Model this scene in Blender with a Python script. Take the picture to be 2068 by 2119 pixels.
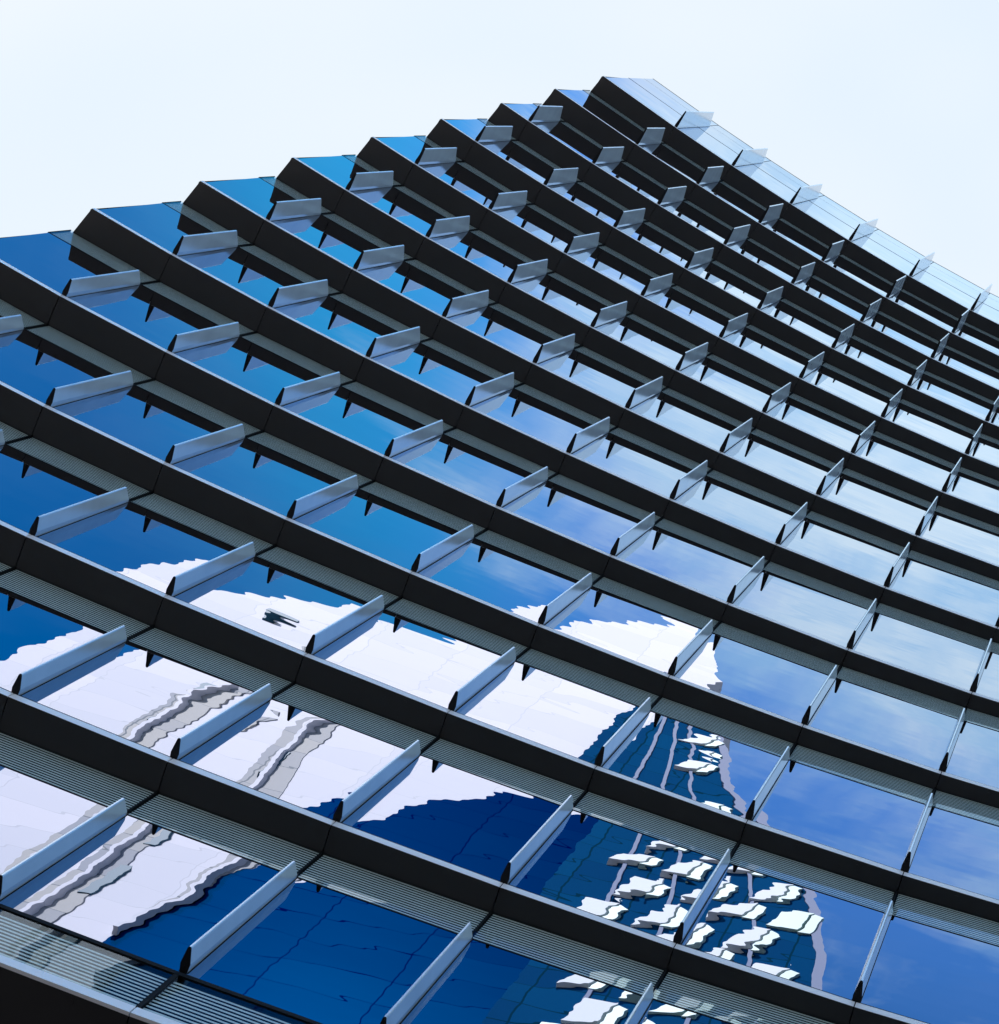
import bpy, math, random
from mathutils import Vector, Matrix
random.seed(7)
for o in list(bpy.data.objects): bpy.data.objects.remove(o)
sc = bpy.context.scene
COL = sc.collection
U = 1.6            # metres per facade bay
GZ = 42.6          # ground is this many bays below the storey datum
H = 2.28934        # storey height in bays
def wp(x, y, z): return (x*U, y*U, (z+GZ)*U)

# ------------------------------------------------------------------ camera
R = [[0.8829212, -0.4044413, 0.2384897], [0.4425301, 0.8865576, -0.1348433], [-0.1568986, 0.2245949, 0.961738]]
cam_d = bpy.data.cameras.new('camera'); cam = bpy.data.objects.new('camera', cam_d); COL.objects.link(cam)
cam_d.sensor_fit = 'HORIZONTAL'; cam_d.sensor_width = 36.0; cam_d.lens = 5702.58/2068*36
cam_d.clip_start = 0.1; cam_d.clip_end = 6000
cx, cy, cz = wp(3.49017, -4.43387, -41.6083)
xa, ya, za = Vector(R[0]), -Vector(R[1]), -Vector(R[2])
cam.matrix_world = Matrix(((xa.x, ya.x, za.x, cx), (xa.y, ya.y, za.y, cy), (xa.z, ya.z, za.z, cz), (0, 0, 0, 1)))
sc.camera = cam

# ------------------------------------------------------------------ sky, sun, exposure
def dirv(az, el):
    az, el = math.radians(az), math.radians(el)
    return Vector((math.sin(az)*math.cos(el), -math.cos(az)*math.cos(el), math.sin(el)))
SUN_AZ, SUN_EL = -158, 52
sd = dirv(SUN_AZ, SUN_EL)
world = bpy.data.worlds.new('World'); sc.world = world; world.use_nodes = True
nt = world.node_tree; nt.nodes.clear(); N = nt.nodes.new; L = nt.links.new
sky = N('ShaderNodeTexSky'); sky.sky_type = 'NISHITA'; sky.sun_disc = False
sky.sun_elevation = math.radians(SUN_EL); sky.sun_rotation = math.atan2(sd.x, sd.y)
sky.altitude = 300; sky.air_density = 1.0; sky.dust_density = 0.3; sky.ozone_density = 3.0
hsv = N('ShaderNodeHueSaturation'); hsv.inputs['Saturation'].default_value = 2.0; hsv.inputs['Value'].default_value = 2.05
hsv.inputs['Hue'].default_value = 0.495
L(sky.outputs[0], hsv.inputs['Color'])
geo = N('ShaderNodeTexCoord')
# lower sky stays pale, the high sky away from the sun is deep blue
pale = N('ShaderNodeHueSaturation'); pale.inputs['Saturation'].default_value = 1.05; pale.inputs['Value'].default_value = 1.9; L(sky.outputs[0], pale.inputs['Color'])
sx = N('ShaderNodeSeparateXYZ'); L(geo.outputs['Generated'], sx.inputs[0])
eh = N('ShaderNodeMapRange'); eh.interpolation_type = 'SMOOTHSTEP'; eh.inputs['From Min'].default_value = 0.6; eh.inputs['From Max'].default_value = 0.86; L(sx.outputs['Z'], eh.inputs['Value'])
base_sky = N('ShaderNodeMix'); base_sky.data_type = 'RGBA'; L(eh.outputs[0], base_sky.inputs['Factor']); L(pale.outputs[0], base_sky.inputs['A']); L(hsv.outputs[0], base_sky.inputs['B'])
cy = N('ShaderNodeMapRange'); cy.interpolation_type = 'SMOOTHSTEP'; cy.inputs['From Min'].default_value = 0.912; cy.inputs['From Max'].default_value = 0.966; L(sx.outputs['Z'], cy.inputs['Value'])
cyan = N('ShaderNodeMix'); cyan.data_type = 'RGBA'; 
fx = N('ShaderNodeMapRange'); fx.interpolation_type = 'SMOOTHSTEP'; fx.inputs['From Min'].default_value = -0.13; fx.inputs['From Max'].default_value = -0.25; L(sx.outputs['X'], fx.inputs['Value'])
hue = N('ShaderNodeMix'); hue.data_type = 'RGBA'; hue.inputs['A'].default_value = (1.0, 3.4, 9.3, 1); hue.inputs['B'].default_value = (0.3, 4.7, 8.9, 1); L(fx.outputs[0], hue.inputs['Factor']); L(hue.outputs['Result'], cyan.inputs['B'])
L(cy.outputs[0], cyan.inputs['Factor']); L(base_sky.outputs['Result'], cyan.inputs['A'])
# bright veil of thin cloud high up towards the sun's side
nrm = N('ShaderNodeVectorMath'); nrm.operation = 'NORMALIZE'; L(geo.outputs['Generated'], nrm.inputs[0])
def noise(scale, rot, st, detail=6, rough=0.55, dist=0.5):
    m_ = N('ShaderNodeMapping'); m_.inputs['Rotation'].default_value = rot; m_.inputs['Scale'].default_value = st
    n_ = N('ShaderNodeTexNoise'); n_.inputs['Scale'].default_value = scale; n_.inputs['Detail'].default_value = detail; n_.inputs['Roughness'].default_value = rough; n_.inputs['Distortion'].default_value = dist
    L(nrm.outputs[0], m_.inputs[0]); L(m_.outputs[0], n_.inputs['Vector']); return n_.outputs[0]
def lobe(centre, a0, a1, nz_out, amp):
    dt = N('ShaderNodeVectorMath'); dt.operation = 'DOT_PRODUCT'; dt.inputs[1].default_value = centre; L(nrm.outputs[0], dt.inputs[0])
    an = N('ShaderNodeMath'); an.operation = 'ARCCOSINE'; L(dt.outputs['Value'], an.inputs[0])
    nz = N('ShaderNodeMath'); nz.operation = 'MULTIPLY_ADD'; nz.inputs[1].default_value = -amp; nz.inputs[2].default_value = amp/2; L(nz_out, nz.inputs[0])
    sm = N('ShaderNodeMath'); sm.operation = 'ADD'; L(an.outputs[0], sm.inputs[0]); L(nz.outputs[0], sm.inputs[1])
    mr = N('ShaderNodeMapRange'); mr.interpolation_type = 'SMOOTHSTEP'; mr.inputs['From Min'].default_value = math.radians(a0); mr.inputs['From Max'].default_value = math.radians(a1)
    mr.inputs['To Min'].default_value = 1.0; mr.inputs['To Max'].default_value = 0.0; L(sm.outputs[0], mr.inputs['Value']); return mr.outputs[0]
nA = noise(9, (0.3, 0.2, 0.6), (1, 2.4, 1))
l1 = lobe(dirv(-118, 74), 14.5, 18.5, nA, 0.05)
l2 = lobe(dirv(8, 82), 7.0, 13.5, nA, 0.26)
nB = noise(3.5, (0.1, 0.9, 0.2), (1, 1.7, 1), 5)
wis = N('ShaderNodeMapRange'); wis.inputs['From Min'].default_value = 0.42; wis.inputs['From Max'].default_value = 0.75; wis.inputs['To Max'].default_value = 0.09; L(nB, wis.inputs['Value'])
l2w = N('ShaderNodeMath'); l2w.operation = 'MAXIMUM'; L(l2, l2w.inputs[0]); L(wis.outputs[0], l2w.inputs[1])
nD = noise(11, (0.2, 0.4, 0.9), (1, 4.0, 1), 5, 0.6, 0.8)
wd = N('ShaderNodeMapRange'); wd.inputs['From Min'].default_value = 0.36; wd.inputs['From Max'].default_value = 0.64; L(nD, wd.inputs['Value'])
cl2 = N('ShaderNodeMix'); cl2.data_type = 'RGBA'; cl2.inputs['A'].default_value = (4.0, 6.9, 9.9, 1); cl2.inputs['B'].default_value = (7.8, 9.6, 10.8, 1); L(wd.outputs[0], cl2.inputs['Factor'])
v2 = N('ShaderNodeMix'); v2.data_type = 'RGBA'; L(cl2.outputs['Result'], v2.inputs['B'])
L(l2w.outputs[0], v2.inputs['Factor']); L(cyan.outputs['Result'], v2.inputs['A'])
nC = noise(2.2, (0.5, 0.1, 0.3), (1, 1, 1), 3)
wc = N('ShaderNodeMapRange'); wc.inputs['From Min'].default_value = 0.35; wc.inputs['From Max'].default_value = 0.65; L(nC, wc.inputs['Value'])
cl = N('ShaderNodeMix'); cl.data_type = 'RGBA'; cl.inputs['A'].default_value = (5.15, 6.1, 7.05, 1); cl.inputs['B'].default_value = (6.6, 6.9, 7.2, 1); L(wc.outputs[0], cl.inputs['Factor'])
veil = N('ShaderNodeMix'); veil.data_type = 'RGBA'
l3 = lobe(dirv(150, 80), 5.5, 14, nA, 0.06)
m13 = N('ShaderNodeMath'); m13.operation = 'MAXIMUM'; L(l1, m13.inputs[0]); L(l3, m13.inputs[1])
L(m13.outputs[0], veil.inputs['Factor']); L(v2.outputs['Result'], veil.inputs['A']); L(cl.outputs['Result'], veil.inputs['B'])
bg = N('ShaderNodeBackground'); bg.inputs['Strength'].default_value = 0.05
out = N('ShaderNodeOutputWorld'); L(veil.outputs['Result'], bg.inputs['Color']); L(bg.outputs[0], out.inputs[0])

sl = bpy.data.lights.new('sun', 'SUN'); sl.energy = 4.2; sl.angle = math.radians(0.5); sl.color = (1.0, 0.955, 0.9)
so = bpy.data.objects.new('sun', sl); COL.objects.link(so); so.rotation_euler = (-sd).to_track_quat('-Z', 'Y').to_euler(); so.location = (0, 60, 160)
vs = sc.view_settings; vs.view_transform = 'Standard'; vs.look = 'None'; vs.gamma = 1.0; vs.exposure = 1.5; vs.use_curve_mapping = False
sc.render.engine = 'CYCLES'
sc.cycles.max_bounces = 10; sc.cycles.glossy_bounces = 8

# ------------------------------------------------------------------ helpers
def mat(name, base, rough=0.5, metal=0.0, spec=0.5, tint=None):
    m = bpy.data.materials.new(name); m.use_nodes = True; b = m.node_tree.nodes['Principled BSDF']
    b.inputs['Base Color'].default_value = (*base, 1); b.inputs['Roughness'].default_value = rough; b.inputs['Metallic'].default_value = metal
    b.inputs['Specular IOR Level'].default_value = spec
    return m
def nodes(m): return m.node_tree.nodes, m.node_tree.links, m.node_tree.nodes['Principled BSDF']
class MB:
    def __init__(s): s.v = []; s.f = []
    def quad(s, *p): i = len(s.v); s.v += [tuple(q) for q in p]; s.f.append(tuple(range(i, i+len(p))))
    def prism(s, bot, top):       # two loops of equal length
        n = len(bot); i = len(s.v); s.v += [tuple(p) for p in bot]+[tuple(p) for p in top]
        s.f.append(tuple(range(i+n-1, i-1, -1))); s.f.append(tuple(range(i+n, i+2*n)))
        for a in range(n): b = (a+1) % n; s.f.append((i+a, i+b, i+n+b, i+n+a))
def link(name, mb, m, parent=None, org=(0, 0, 0)):
    me = bpy.data.meshes.new(name); o3 = org
    me.from_pydata([(x-o3[0], y-o3[1], z-o3[2]) for x, y, z in mb.v], [], mb.f); me.validate(); me.materials.append(m)
    import bmesh
    b = bmesh.new(); b.from_mesh(me); bmesh.ops.recalc_face_normals(b, faces=b.faces); b.to_mesh(me); b.free()
    ob = bpy.data.objects.new(name, me); COL.objects.link(ob)
    if parent: ob.parent = parent; ob.location = (0, 0, 0)
    else: ob.location = org
    return ob
def empty(name, loc, label, cat):
    o = bpy.data.objects.new(name, None); COL.objects.link(o); o.location = loc; o['label'] = label; o['category'] = cat; return o
def subpart(o, par): o.parent = par; return o

# ------------------------------------------------------------------ facade geometry
EX = [(0, 0), (0, 1), (0, 2), (0, 3), (1, 0), (1, 1), (1, 2), (1, 3), (2, 0), (2, 1), (2, 2), (2, 3), (3, 0), (3, 1), (3, 2), (4, 0), (4, 1)]
AA = [[0.0, 0.0], [0.02417, 1.10235], [0.05567, -0.04635], [-0.00689, 0.03153], [3.98136, 0.0], [-0.00759, -0.48688], [-0.01656, -0.01397], [0.01708, 0.01747], [0.00674, -0.14503], [-0.04185, 0.04083], [-0.03091, -0.01556], [0.018, -0.02059], [0.00183, -0.02468], [0.0228, 0.04551], [0.0061, 0.00228], [-0.00487, -0.02916], [0.00214, 0.00682]]
def PL(c, k):
    """plan position (in bays) of the outer line of storey k (1 = top) at bay coordinate c"""
    a, b = (c-5)/4, (k-6.5)/6; x = y = 0.0
    for (i, j), (p, q) in zip(EX, AA): w = a**i*b**j; x += p*w; y += q*w
    return Vector((x, y))
def cend(k): t = (k-4.5)/3.5; return 0.46305-0.2801*t-0.02144*t*t
KMAX, CMAX = 13, 11
def frame(k, c):              # outward normal and tangent at a joint
    if c < 1: T = (PL(1, k)-PL(c, k))
    else: T = PL(c+.5, k)-PL(c-.5, k)
    T.normalize(); return Vector((T.y, -T.x)), T
def px(p):                     # project to the photograph (only to tell what is in view)
    w = Vector(p)-Vector((3.49017, -4.43387, -41.6083)); q = [Vector(r).dot(w) for r in R]
    return 1034+5702.58*q[0]/q[2], 1059.5+5702.58*q[1]/q[2]

# ------------------------------------------------------------------ materials
def noise_bump(m, specs, coord='Object', stretch=(1, 1, 1)):
    n, l, b = nodes(m)
    tc = n.new('ShaderNodeTexCoord'); oi = n.new('ShaderNodeObjectInfo')
    sc_ = n.new('ShaderNodeVectorMath'); sc_.operation = 'SCALE'; sc_.inputs['Scale'].default_value = 40
    cmb = n.new('ShaderNodeCombineXYZ'); l.new(oi.outputs['Random'], cmb.inputs[0]); l.new(oi.outputs['Random'], cmb.inputs[1]); l.new(oi.outputs['Random'], cmb.inputs[2])
    l.new(cmb.outputs[0], sc_.inputs[0])
    add = n.new('ShaderNodeVectorMath'); add.operation = 'ADD'; l.new(tc.outputs[coord], add.inputs[0]); l.new(sc_.outputs[0], add.inputs[1])
    prev = None
    for scale, dist, st in specs:
        mp_ = n.new('ShaderNodeMapping'); mp_.inputs['Scale'].default_value = st; l.new(add.outputs[0], mp_.inputs[0])
        t = n.new('ShaderNodeTexNoise'); t.inputs['Scale'].default_value = scale; t.inputs['Detail'].default_value = 1.0
        l.new(mp_.outputs[0], t.inputs['Vector'])
        bp = n.new('ShaderNodeBump'); bp.inputs['Strength'].default_value = 1.0; bp.inputs['Distance'].default_value = dist
        l.new(t.outputs[0], bp.inputs['Height'])
        if prev: l.new(prev.outputs[0], bp.inputs['Normal'])
        prev = bp
    l.new(prev.outputs[0], b.inputs['Normal'])
    return prev
WAVES = [(1.0, 0.0021, (0.6, 0.6, 0.8)), (1.0, 0.00033, (1.0, 1.0, 3.0))]
M_glass = mat('coated_glass', (0.25, 0.28, 0.36), 0.0, 1.0); noise_bump(M_glass, WAVES)
def clear_glass():
    m = bpy.data.materials.new('spandrel_glass'); m.use_nodes = True; n, l, b = nodes(m)
    b.inputs['Base Color'].default_value = (0.6, 0.75, 0.85, 1); b.inputs['Metallic'].default_value = 1.0; b.inputs['Roughness'].default_value = 0.0
    bp = noise_bump(m, WAVES)
    tr = n.new('ShaderNodeBsdfTransparent'); tr.inputs[0].default_value = (0.93, 0.965, 0.96, 1)
    fr = n.new('ShaderNodeFresnel'); fr.inputs['IOR'].default_value = 1.30
    mx = n.new('ShaderNodeMixShader'); o = n['Material Output']
    gm = n.new('ShaderNodeNewGeometry'); fm = n.new('ShaderNodeMath'); fm.operation = 'MULTIPLY_ADD'; fm.inputs[1].default_value = -1.0; fm.inputs[2].default_value = 1.0
    l.new(gm.outputs['Backfacing'], fm.inputs[0]); f2 = n.new('ShaderNodeMath'); f2.operation = 'MULTIPLY'; l.new(fr.outputs[0], f2.inputs[0]); l.new(fm.outputs[0], f2.inputs[1])
    l.new(f2.outputs[0], mx.inputs[0]); l.new(tr.outputs[0], mx.inputs[1]); l.new(b.outputs[0], mx.inputs[2]); l.new(mx.outputs[0], o.inputs[0])
    return m
M_clear = clear_glass()
def speckle(m, base, amt=0.12, scale=3.0, rough=None):
    n, l, b = nodes(m); tc = n.new('ShaderNodeTexCoord'); t = n.new('ShaderNodeTexNoise'); t.inputs['Scale'].default_value = scale; t.inputs['Detail'].default_value = 5
    l.new(tc.outputs['Object'], t.inputs['Vector']); r = n.new('ShaderNodeValToRGB'); r.color_ramp.elements[0].position = 0.3; r.color_ramp.elements[1].position = 0.7
    r.color_ramp.elements[0].color = (*[v*(1-amt) for v in base], 1); r.color_ramp.elements[1].color = (*[v*(1+amt) for v in base], 1)
    l.new(t.outputs[0], r.inputs[0]); l.new(r.outputs[0], b.inputs['Base Color'])
    if rough:
        mr_ = n.new('ShaderNodeMapRange'); mr_.inputs['To Min'].default_value = rough[0]; mr_.inputs['To Max'].default_value = rough[1]; l.new(t.outputs[0], mr_.inputs['Value']); l.new(mr_.outputs[0], b.inputs['Roughness'])
    return m
M_soffit = speckle(mat('dark_anodised_metal', (0.020, 0.0168, 0.016), 0.5, 0.0, 0.5), (0.020, 0.0168, 0.016), 0.10, 1.2, (0.42, 0.55))
M_trim = speckle(mat('silver_trim', (0.80, 0.775, 0.76), 0.45, 0.0, 0.8), (0.80, 0.775, 0.76), 0.04, 2.0, (0.34, 0.42))
M_fin = speckle(mat('satin_aluminium', (0.72, 0.83, 0.87), 0.2, 0.4), (0.72, 0.83, 0.87), 0.05, 2.5, (0.13, 0.22))
M_black = mat('black_gasket', (0.006, 0.007, 0.008), 0.75, 0, 0.12)
M_plate = mat('black_end_plate', (0.008, 0.008, 0.009), 0.6, 0, 0.2)
M_rib = speckle(mat('fritted_rib', (0.70, 0.73, 0.69), 0.6, 0.0), (0.70, 0.73, 0.69), 0.06, 2.0)
M_back = mat('spandrel_back', (0.004, 0.008, 0.010), 0.8, 0, 0.05)
M_core = mat('storey_edge_metal', (0.03, 0.03, 0.032), 0.5)

# ------------------------------------------------------------------ the tower
base = wp(0, 3, -GZ)
tower = empty('office_tower', base, 'dark office tower with concave sawtooth glass storeys, silver fins and black soffits', 'building')
def P3(v2, z): return wp(v2.x, v2.y, z)
def put(name, mb, m, parent=None):
    ob = link(name, MBlocal(mb), m, None); ob.parent = parent or tower; ob.location = (0, 0, 0); return ob
def MBlocal(mb):
    r = MB(); r.v = [(x-base[0], y-base[1], z-base[2]) for x, y, z in mb.v]; r.f = mb.f; return r
def merge(mbs):
    r = MB()
    for m in mbs: i = len(r.v); r.v += m.v; r.f += [tuple(a+i for a in f) for f in m.f]
    return r
def slab(mb, a, b, z0, z1, n, o0, o1):     # box between plan points a, b from height z0 to z1, from outward offset o0 to o1
    p, q = a+n*o0, b+n*o0; p2, q2 = a+n*o1, b+n*o1
    mb.prism([P3(p, z0), P3(q, z0), P3(q2, z0), P3(p2, z0)], [P3(p, z1), P3(q, z1), P3(q2, z1), P3(p2, z1)])

FIN_D = {1: .27, 2: .26, 3: .235, 4: .212, 5: .20, 6: .20, 7: .195, 8: .185, 9: .15, 10: .14, 11: .13, 12: .122, 13: .12}
TIP_T = {1: 1.10, 2: .625, 3: .64, 4: .65, 5: .655, 6: .655, 7: .665, 8: .67, 9: .70, 10: .70, 11: .715, 12: .73, 13: .735}
FASC, GASK, VIS = 0.037*H, 0.012*H, 0.772*H
bays, fins = [], []
def build_bay(k, c0, c1):
    """all meshes of one bay of storey k between bay coordinates c0 and c1"""
    a, b = PL(c0, k), PL(c1, k); T = (b-a).normalized(); n = Vector((T.y, -T.x)); z0, z1 = -k*H, -(k-1)*H
    g = 0.004
    bk = MB(); low = MB(); lsg = MB(); lbk = MB()
    fr = MB(); pane = MB(); ribs = MB(); sg = MB(); sof = MB(); trim = MB()
    cg = 0.003                               # panel joint half width
    a1, b1 = a+T*cg, b-T*cg
    zt = z0+(FASC if k < KMAX else FASC*.3)
    top = z0+VIS if k > 1 else z0+0.83*H
    # frame: sill gasket, head transom, jambs
    slab(fr, a, b, zt-.002, zt+GASK, n, -.06, g-.010)
    slab(fr, a, b, top-.004, top+.012, n, -.05, g+.002)
    for e in (a, b):
        s = T if e is a else -T
        slab(fr, e, e+s*.010, zt+GASK, top-.008, n, -.06, g-.034)
    def lean(mb, p_, q_, za_, zb_):           # the panes lean a little: foot set back behind the fascia
        oa, ob_ = g-.0115*(top-za_), g-.0115*(top-zb_)
        mb.prism([P3(p_+n*(oa-.012), za_), P3(q_+n*(oa-.012), za_), P3(q_+n*oa, za_), P3(p_+n*oa, za_)],
                 [P3(p_+n*(ob_-.012), zb_), P3(q_+n*(ob_-.012), zb_), P3(q_+n*ob_, zb_), P3(p_+n*ob_, zb_)])
    lean(pane, a+T*.010, b-T*.010, zt+GASK-.004, top-.003)
    if k == 1:                               # parapet: two upper rows of glass and a coping
        m1, m2 = z0+1.35*H, z0+1.66*H
        par = MB()
        lean(par, a+T*.006, b-T*.006, top+.012, m1-.007); par2 = MB(); lean(par2, a+T*.006, b-T*.006, m1+.007, m2)
        cop = MB(); slab(cop, a, b, m2, m2+.035, n, -.09, g+.0115*(m2-top)+.002); slab(cop, a, b, z0+FASC, m2, n, -.075, -.05)
        parts = dict(par=par, par2=par2, cop=cop)
    else:
        # ribbed spandrel behind a clear sheet
        zs0, zs1 = top+.012, z1-.003
        pitch = 0.0365; zz = zs0+.006
        while zz+.019 < zs1: 
            slab(ribs, a+T*.013, b-T*.013, zz, zz+.0165, n, g-.0135, g-.0125); zz += pitch
        slab(bk, a, b, zs0, zs1+.0015, n, -.075, g-.022)
        for e in (a, b):
            s = T if e is a else -T
            slab(fr, e, e+s*.005, zs0, zs1, n, -.05, g+.003)
        slab(sg, a+T*.005, b-T*.005, zs0, zs1, n, g-.010, g)
        parts = dict(ribs=ribs, sg=sg, bk=bk)
    # soffit of storey k (its ceiling line lies under its own glass): runs in to the glass line of storey k+1
    if k < KMAX:
        ia, ib = PL(c0, k+1), PL(c1, k+1)
        if c0 < 1: ia = PL(cend(k+1), k+1)
    else:
        ia, ib = a-n*2.2, b-n*2.2
    if k == KMAX:
        z0s = z0-0.27*H
        # lower ribbed band of the lowest storey
        zz = z0s+FASC+.02
        while zz+.022 < z0-.02: slab(low, a+T*.013, b-T*.013, zz, zz+.018, n, g-.0135, g-.0125); zz += 0.0395
        slab(lbk, a, b, z0s+FASC, z0, n, -.075, g-.022)
        slab(lsg, a+T*.007, b-T*.007, z0s+FASC, z0-.002, n, g-.010, g)
        slab(fr, a, b, z0-.012, zt+.001, n, -.05, g+.006)
        for e in (a, b):
            s = T if e is a else -T
            slab(fr, e, e+s*.012, z0s+FASC, z0-.012, n, -.05, g+.005)
    else: z0s = z0
    sof.prism([P3(a1-n*.0005, z0s), P3(b1-n*.0005, z0s), P3(ib-T*cg-n*.110, z0s), P3(ia+T*cg-n*.110, z0s)],
              [P3(a1-n*.0065, z0s+.004), P3(b1-n*.0065, z0s+.004), P3(ib-T*cg-n*.110, z0s+.004), P3(ia+T*cg-n*.110, z0s+.004)])
    slab(trim, a+T*.003, b-T*.003, z0s+.0015, z0s+FASC-.0025, n, -.006, .0005 if k < KMAX else .018)
    clips = MB()
    for t in (.34, .72): 
        m = a.lerp(b, t); slab(clips, m-T*.009, m+T*.009, z0s-.003, z0s+.001, n, -.040, -.026)
    sof = merge([sof, clips])
    if k == KMAX: parts.update(low=low, lsg=lsg, lbk=lbk)
    parts.update(fr=fr, pane=pane, sof=sof, trim=trim)
    return parts
def build_fin(k, c):
    a = PL(c, k); n, T = frame(k, c); z0 = -k*H+FASC+.004; z1 = -k*H+(VIS-.004 if k > 1 else 1.27*H); zt = -k*H+TIP_T[k]*H; D = FIN_D[k]; g = -.004
    prof = [(-.017, -.026), (-.0235, .030), (-.0085, D-.008), (-.0045, D-.002), (.0045, D-.002), (.0085, D-.008), (.0235, .030), (.017, -.026)]
    def top(o): return z1+(zt-z1)*max(0, (o-g))/(D-g)
    lo = [P3(a+T*t+n*o, z0+.008) for t, o in prof]; hi = [P3(a+T*t+n*o, top(o)) for t, o in prof]
    m = MB(); m.prism(lo, hi)
    e = MB(); pl = [(t*1.04, o) for t, o in prof]; e.prism([P3(a+T*t+n*(o+.001), z0) for t, o in pl], [P3(a+T*t+n*(o+.001), z0+.0075) for t, o in pl])
    for o in (.02, D-.025):              # fixing screws
        q = a+n*o; ring = [q+T*.0035*math.cos(t*math.pi/4)+n*.0035*math.sin(t*math.pi/4) for t in range(8)]
        e.prism([P3(r, z0-.002) for r in ring], [P3(r, z0) for r in ring])
    gl = MB(); tz = -k*H+(VIS if k > 1 else .83*H); oa, ob_ = .0055-.0115*(tz-z0-.008), .0055-.0115*(tz-z1)
    gl.prism([P3(a+T*t+n*o, z0+.008) for t, o in ((-.0255, -.03), (.0255, -.03), (.0255, oa), (-.0255, oa))], [P3(a+T*t+n*o, z1-.001) for t, o in ((-.0255, -.03), (.0255, -.03), (.0255, ob_), (-.0255, ob_))])
    return m, e, gl
def area(ps):
    q = [px(p) for p in ps]; xs = [min(max(t[0], 0), 2068) for t in q]; ys = [min(max(t[1], 0), 2119) for t in q]
    s = 0
    for i in range(len(q)): j = (i+1) % len(q); s += xs[i]*ys[j]-xs[j]*ys[i]
    return abs(s)/2
rest = {}
cells = []
for k in range(1, KMAX+1):
    e = cend(k); cs = [e]+[c for c in range(-3, CMAX+1) if c > e+(.35 if k < 4 else .12)]
    for c0, c1 in zip(cs[:-1], cs[1:]):
        a, b = PL(c0, k), PL(c1, k); z0 = -k*H
        cells.append((area([(a.x, a.y, z0), (b.x, b.y, z0), (b.x, b.y, z0+H), (a.x, a.y, z0+H)]), k, c0, c1))
    for c in cs[1:]:
        a = PL(c, k); n, _ = frame(k, c); q = a+n*.15
        fins.append((area([(a.x, a.y, -k*H), (a.x, a.y, -k*H+.8*H), (q.x, q.y, -k*H+.75*H), (q.x, q.y, -k*H)]), k, c))
cells.sort(key=lambda t: -t[0]); fins.sort(key=lambda t: -t[0])
MATS = dict(bk=M_back, low=M_rib, lsg=M_clear, lbk=M_back, par2=M_glass, fr=M_black, pane=M_glass, ribs=M_rib, sg=M_clear, sof=M_soffit, trim=M_trim, par=M_glass, cop=M_black)
NAMES = dict(bk='spandrel_back', low='ribbed_spandrel', lsg='spandrel_glass', lbk='spandrel_back', par2='parapet_glass', fr='window', pane='window_pane', ribs='ribbed_spandrel', sg='spandrel_glass', sof='soffit_panel', trim='edge_trim', par='parapet_glass', cop='parapet_coping')
bulk = {}
for i, (ar, k, c0, c1) in enumerate(cells):
    parts = build_bay(k, c0, c1)
    if i < 100 and ar > 30:
        w = put('window', parts['fr'], M_black); subpart(put('window_pane', parts['pane'], M_glass), w)
        s = put('soffit_panel', parts['sof'], M_soffit); subpart(put('edge_trim', parts['trim'], M_trim), s)
        if 'ribs' in parts:
            r = put('ribbed_spandrel', parts['ribs'], M_rib); subpart(put('spandrel_glass', parts['sg'], M_clear), r); subpart(put('spandrel_back', parts['bk'], M_back), r)
            if 'low' in parts: r = put('ribbed_spandrel', parts['low'], M_rib); subpart(put('spandrel_glass', parts['lsg'], M_clear), r); subpart(put('spandrel_back', parts['lbk'], M_back), r)
        else:
            r = put('parapet_coping', parts['cop'], M_black); subpart(put('parapet_glass', parts['par'], M_glass), r); subpart(put('parapet_glass', parts['par2'], M_glass), r)
    else:
        for q, m in parts.items(): bulk.setdefault(q, []).append(m)
for i, (ar, k, c) in enumerate(fins):
    m, e, gl = build_fin(k, c)
    if i < 100 and ar > 20:
        f = put('fin', m, M_fin); subpart(put('end_plate', e, M_plate), f); subpart(put('fin_gasket', gl, M_black), f)
    else:
        bulk.setdefault('fin', []).append(m); bulk.setdefault('endp', []).append(merge([e, gl]))
for q, l in bulk.items():
    o = put({**NAMES, 'fin': 'fin', 'endp': 'end_plate'}[q], merge(l), {**MATS, 'fin': M_fin, 'endp': M_plate}[q]); o['kind'] = 'stuff'
# storey bodies behind the glass (they carry the open ends of the storeys)
for k in range(1, KMAX+1):
    e = cend(k); cs = [e]+[c for c in range(-3, CMAX+1) if c > e+.12]
    front = []
    for c in cs: n, T = frame(k, c); front.append(PL(c, k)-n*.104)
    z0 = -k*H+.022; z1 = -(k-1)*H-.004 if k > 1 else .55*H
    if k == KMAX: z0 = -k*H-.27*H+.022
    poly = front+[Vector((front[-1].x+1.2, 14)), Vector((front[0].x+.8, 14))]
    m = MB(); m.prism([P3(p, z0) for p in poly], [P3(p, z1) for p in poly]); put('storey_body', m, M_core)
    # end trim closing the glass cavity at the left end
    a = PL(e, k); n, T = frame(k, e); m = MB(); slab(m, a-T*.010, a-T*.001, -k*H+FASC*.2, z1 if k > 1 else .66*H, n, -.104, -.014); put('end_trim', m, M_black)
# recessed lobby block down to the pavement
poly = [Vector((-5.5, 5)), Vector((7.5, 5)), Vector((8, 14)), Vector((-5, 14))]
m = MB(); m.prism([P3(p, -GZ) for p in poly], [P3(p, -KMAX*H-.24*H) for p in poly]); put('lobby_wall', m, M_core)
for x in (-5, -1, 3, 6.5):
    m = MB(); ring = [Vector((x+.3*math.cos(t*math.pi/8), 2.9+.3*math.sin(t*math.pi/8))) for t in range(16)]
    m.prism([P3(p, -GZ) for p in ring], [P3(p, -KMAX*H-.26*H) for p in ring]); put('column', m, M_core)

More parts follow.
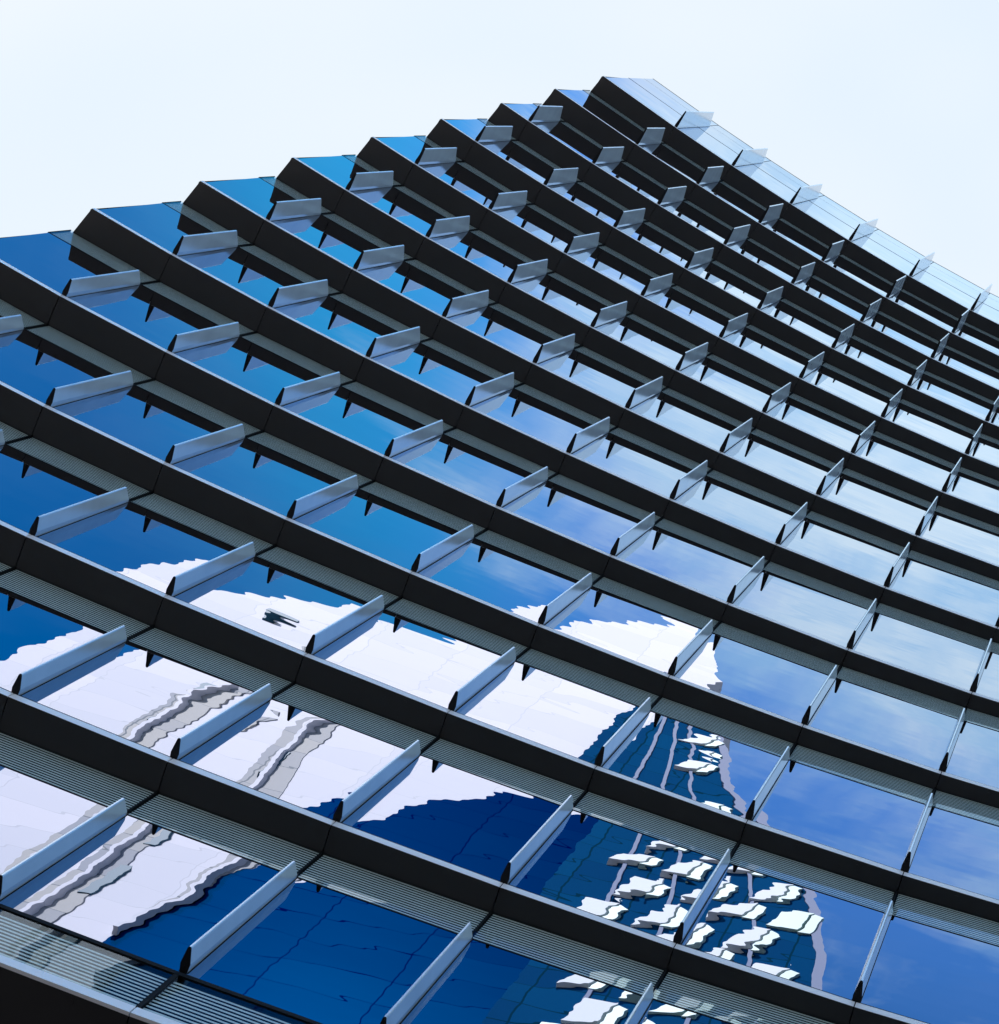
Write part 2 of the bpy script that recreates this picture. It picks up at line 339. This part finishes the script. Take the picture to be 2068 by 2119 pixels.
# ------------------------------------------------------------------ ground
m = MB(); S = 2500; m.quad((-S, -S, 0), (S, -S, 0), (S, S, 0), (-S, S, 0))
M_ground = speckle(mat('paving', (0.10, 0.097, 0.093), 0.85), (0.10, 0.097, 0.093), 0.25, 0.6)
g = link('ground', m, M_ground); g['kind'] = 'structure'

# ------------------------------------------------------------------ the two towers across the street, seen mirrored in the glass
def panel_mat(name, c1, c2, mort, sx, sy, rough, metal=0.0, msize=0.02):
    m = mat(name, c1, rough, metal); n, l, b = nodes(m)
    tc = n.new('ShaderNodeTexCoord'); sp = n.new('ShaderNodeSeparateXYZ'); cb = n.new('ShaderNodeCombineXYZ')
    l.new(tc.outputs['Object'], sp.inputs[0]); l.new(sp.outputs['X'], cb.inputs[0]); l.new(sp.outputs['Z'], cb.inputs[1])
    br = n.new('ShaderNodeTexBrick'); br.offset = 0.0; br.inputs['Color1'].default_value = (*c1, 1); br.inputs['Color2'].default_value = (*c2, 1); br.inputs['Mortar'].default_value = (*mort, 1)
    br.inputs['Scale'].default_value = 1.0; br.inputs['Brick Width'].default_value = sx; br.inputs['Row Height'].default_value = sy; br.inputs['Mortar Size'].default_value = msize; br.inputs['Mortar Smooth'].default_value = 0.0
    l.new(cb.outputs[0], br.inputs['Vector']); l.new(br.outputs['Color'], b.inputs['Base Color'])
    return m
M_white = panel_mat('white_cladding', (0.66, 0.63, 0.66), (0.57, 0.56, 0.60), (0.50, 0.50, 0.53), 4.5, 3.0, 0.8, 0.0, 0.03)
M_blue = panel_mat('blue_curtain_glass', (0.0, 0.10, 0.22), (0.0, 0.085, 0.19), (0.0, 0.03, 0.08), 5.0, 3.0, 0.12, 1.0, 0.03)
M_grey = panel_mat('grey_recess_cladding', (0.26, 0.27, 0.30), (0.40, 0.38, 0.35), (0.10, 0.12, 0.14), 2.4, 3.0, 0.8, 0.0, 0.05)
M_teal = panel_mat('dark_teal_glass', (0.003, 0.06, 0.155), (0.003, 0.045, 0.13), (0.002, 0.03, 0.06), 3.2, 2.4, 0.6, 0.0, 0.05)
M_teal.node_tree.nodes['Principled BSDF'].inputs['Specular IOR Level'].default_value = 0.05
M_teal.node_tree.nodes['Principled BSDF'].inputs['Specular Tint'].default_value = (0.02, 0.3, 0.6, 1)
M_blue.node_tree.nodes['Principled BSDF'].inputs['Specular Tint'].default_value = (0.03, 0.31, 0.60, 1)
def make_diffuse(m):
    n, l, b = nodes(m); df = n.new('ShaderNodeBsdfDiffuse'); src = b.inputs['Base Color'].links[0].from_socket; l.new(src, df.inputs[0]); l.new(df.outputs[0], n['Material Output'].inputs[0])
make_diffuse(M_teal)
M_mull = mat('grey_mullion', (0.21, 0.24, 0.34), 0.8, 0, 0.1)
M_balc = mat('white_balcony', (0.78, 0.79, 0.78), 0.8, 0, 0.1)
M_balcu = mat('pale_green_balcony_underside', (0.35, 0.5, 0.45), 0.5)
def rm(x, z):                  # places an outline point where its mirror image is seen in the leaning panes
    if z < -20: return x*.97, z
    x, z = x/10, z/10; b_ = (1, x, z, x*x, x*z, z*z)
    return (sum(p*q for p, q in zip(b_, (-0.0538, 9.6689, 0.0166, -0.0097, -0.0701, 0.0006))), sum(p*q for p, q in zip(b_, (-1.4498, 0.2591, 9.3815, 0.0574, -0.0227, -0.0643))))
def extr(poly, y0, y1):
    poly = [rm(x, z) for x, z in poly]
    m = MB(); m.prism([wp(x, y0, z) for x, z in poly], [wp(x, y1, z) for x, z in poly]); return m
def child(name, mb, m, root, par=None):
    b0 = root.location; r = MB(); r.v = [(x-b0[0], y-b0[1], z-b0[2]) for x, y, z in mb.v]; r.f = mb.f
    o = link(name, r, m, None); o.parent = par or root; return o
D = 20.0
ta = empty('glass_tower', wp(-18, -D-5, -GZ), 'tall white clad tower with curved top and blue glass flank, mirrored in the windows', 'building')
outl = [(-26, -GZ), (-26.2, 0), (-26.1, 38), (-25.9, 46), (-25.2, 51), (-24, 54), (-22.5, 56), (-20.3, 58.4), (-18.5, 59), (-16.5, 60), (-15.2, 63), (-13.4, 67), (-11.6, 70.2), (-9.6, 73), (-8.7, 68), (-7.9, 64.8), (-9.6, 60), (-10.1, 56), (-10.3, 46), (-10.3, -GZ)]
child('body', extr(outl, -D-.3, -D-11), M_white, ta)
child('white_facade', extr([p for p in outl], -D, -D-.29), M_white, ta)
flank = [(-18.9, -GZ), (-19.0, 10), (-18.9, 27), (-18.2, 32.4), (-17.2, 36.6), (-15.9, 40.2), (-14.6, 43.6), (-13.2, 46.2), (-11.6, 47.2), (-10.35, 47.5), (-10.35, -GZ)]
child('blue_glass_flank', extr(flank, -D+.03, -D-.25), M_blue, ta)
band = [(-22.4, 20), (-21.9, 27), (-22.0, 33), (-22.4, 38), (-22.6, 43.5), (-21.6, 46.5), (-20.6, 47.0), (-21.2, 43.5), (-21.2, 38), (-20.9, 33), (-20.6, 27), (-21.0, 20)]
child('recess_band', extr(band, -D+.05, -D-.2), M_grey, ta)
band = [(-19.0, 28), (-18.8, 31), (-18.6, 34), (-19.2, 38), (-19.6, 43), (-20.0, 46), (-19.4, 49.4), (-17.6, 50.4), (-18.6, 48), (-18.5, 44), (-17.9, 40), (-17.4, 37), (-18.0, 33), (-18.6, 29)]
child('recess_band', extr(band, -D+.05, -D-.2), M_grey, ta)
for pts in ([(-21.6, 20), (-21.3, 27), (-21.4, 33), (-21.8, 38), (-22.0, 43.5), (-21.3, 46.2)], [(-18.85, 26), (-18.3, 31), (-18.1, 35), (-18.6, 39), (-19.0, 43), (-19.3, 46), (-18.6, 49.3)]):
    m = MB(); pts = [rm(x, z) for x, z in pts]
    for (x0, z0), (x1, z1) in zip(pts[:-1], pts[1:]): m.prism([wp(x0-.07, -D+.06, z0), wp(x0+.07, -D+.06, z0), wp(x1+.07, -D+.06, z1), wp(x1-.07, -D+.06, z1)], [wp(x0-.07, -D+.3, z0), wp(x0+.07, -D+.3, z0), wp(x1+.07, -D+.3, z1), wp(x1-.07, -D+.3, z1)])
    child('white_rib', m, M_white, ta)
M_slot = mat('dark_window_slot', (0.02, 0.09, 0.14), 0.5, 0, 0.1)
for x, z, w, h in [(-22.3, 44.6, .5, 1.3), (-21.0, 28.5, .35, 3.5), (-21.15, 34.0, .3, 3.2), (-22.2, 40.0, .25, 2.6), (-21.9, 52.2, 1.2, .6), (-19.0, 40.2, .25, 2.4)]:
    child('window_slot', extr([(x, z), (x+w, z+.2), (x+w, z+h), (x, z+h)], -D+.09, -D-.1), M_slot, ta)
tb = empty('apartment_tower', wp(-5, -D-3, -GZ), 'dark teal tower with grey curved ribs and white box balconies, mirrored in the windows', 'building')
edge = [(-8.7, 61), (-8.0, 59), (-7.0, 55.4), (-6.1, 51), (-5.0, 47.6), (-4.0, 44.5), (-3.0, 40), (-2.35, 36), (-1.8, 30), (-1.5, 22), (-1.4, -GZ)]
le = [(-10.2, -GZ), (-10.2, 50), (-10.1, 56), (-9.8, 59.6), (-9.3, 61)]
child('body', extr(le+edge, -D+.45, -D-9), M_teal, tb)
def ribbon(pts, w, y0, y1):
    m = MB(); pts = [rm(x, z) for x, z in pts]
    for (x0, z0), (x1, z1) in zip(pts[:-1], pts[1:]): m.prism([wp(x0-w, y0, z0), wp(x0+w, y0, z0), wp(x1+w, y0, z1), wp(x1-w, y0, z1)], [wp(x0-w, y1, z0), wp(x0+w, y1, z0), wp(x1+w, y1, z1), wp(x1-w, y1, z1)])
    return m
for t in (.27, .52, .76, 1.0):
    pts = []
    for (x, z) in edge: xl = -10.1; pts.append((xl+(x-xl)*t if t else xl+.12, z if t == 1 else 58.6-(61-z)*.96))
    child('curved_rib', ribbon(pts, .15 if t == 1 else .06, -D+.46, -D+.52), M_mull, tb)
rb = random.Random(11)
z = 56.0; row = 0
def xr(z):
    for (x0, z0), (x1, z1) in zip(edge[:-1], edge[1:]):
        if z1 <= z <= z0: return x0+(x1-x0)*(z0-z)/(z0-z1)
    return -1.4
spots = [(-8.6, 54.6), (-8.1, 51.4)]
z = 45.4
while z > 18:
    r = xr(z); x = -8.9+(row % 2)*.8
    while x+1.0 < r-.1:
        spots.append((x+rb.uniform(-.12, .12), z+rb.uniform(-.25, .25))); x += 1.9
    z -= 2.5; row += 1
for x, z in spots:
    w, h, sh = rb.uniform(.75, 1.0), rb.uniform(1.1, 1.6), rb.uniform(.35, .8)
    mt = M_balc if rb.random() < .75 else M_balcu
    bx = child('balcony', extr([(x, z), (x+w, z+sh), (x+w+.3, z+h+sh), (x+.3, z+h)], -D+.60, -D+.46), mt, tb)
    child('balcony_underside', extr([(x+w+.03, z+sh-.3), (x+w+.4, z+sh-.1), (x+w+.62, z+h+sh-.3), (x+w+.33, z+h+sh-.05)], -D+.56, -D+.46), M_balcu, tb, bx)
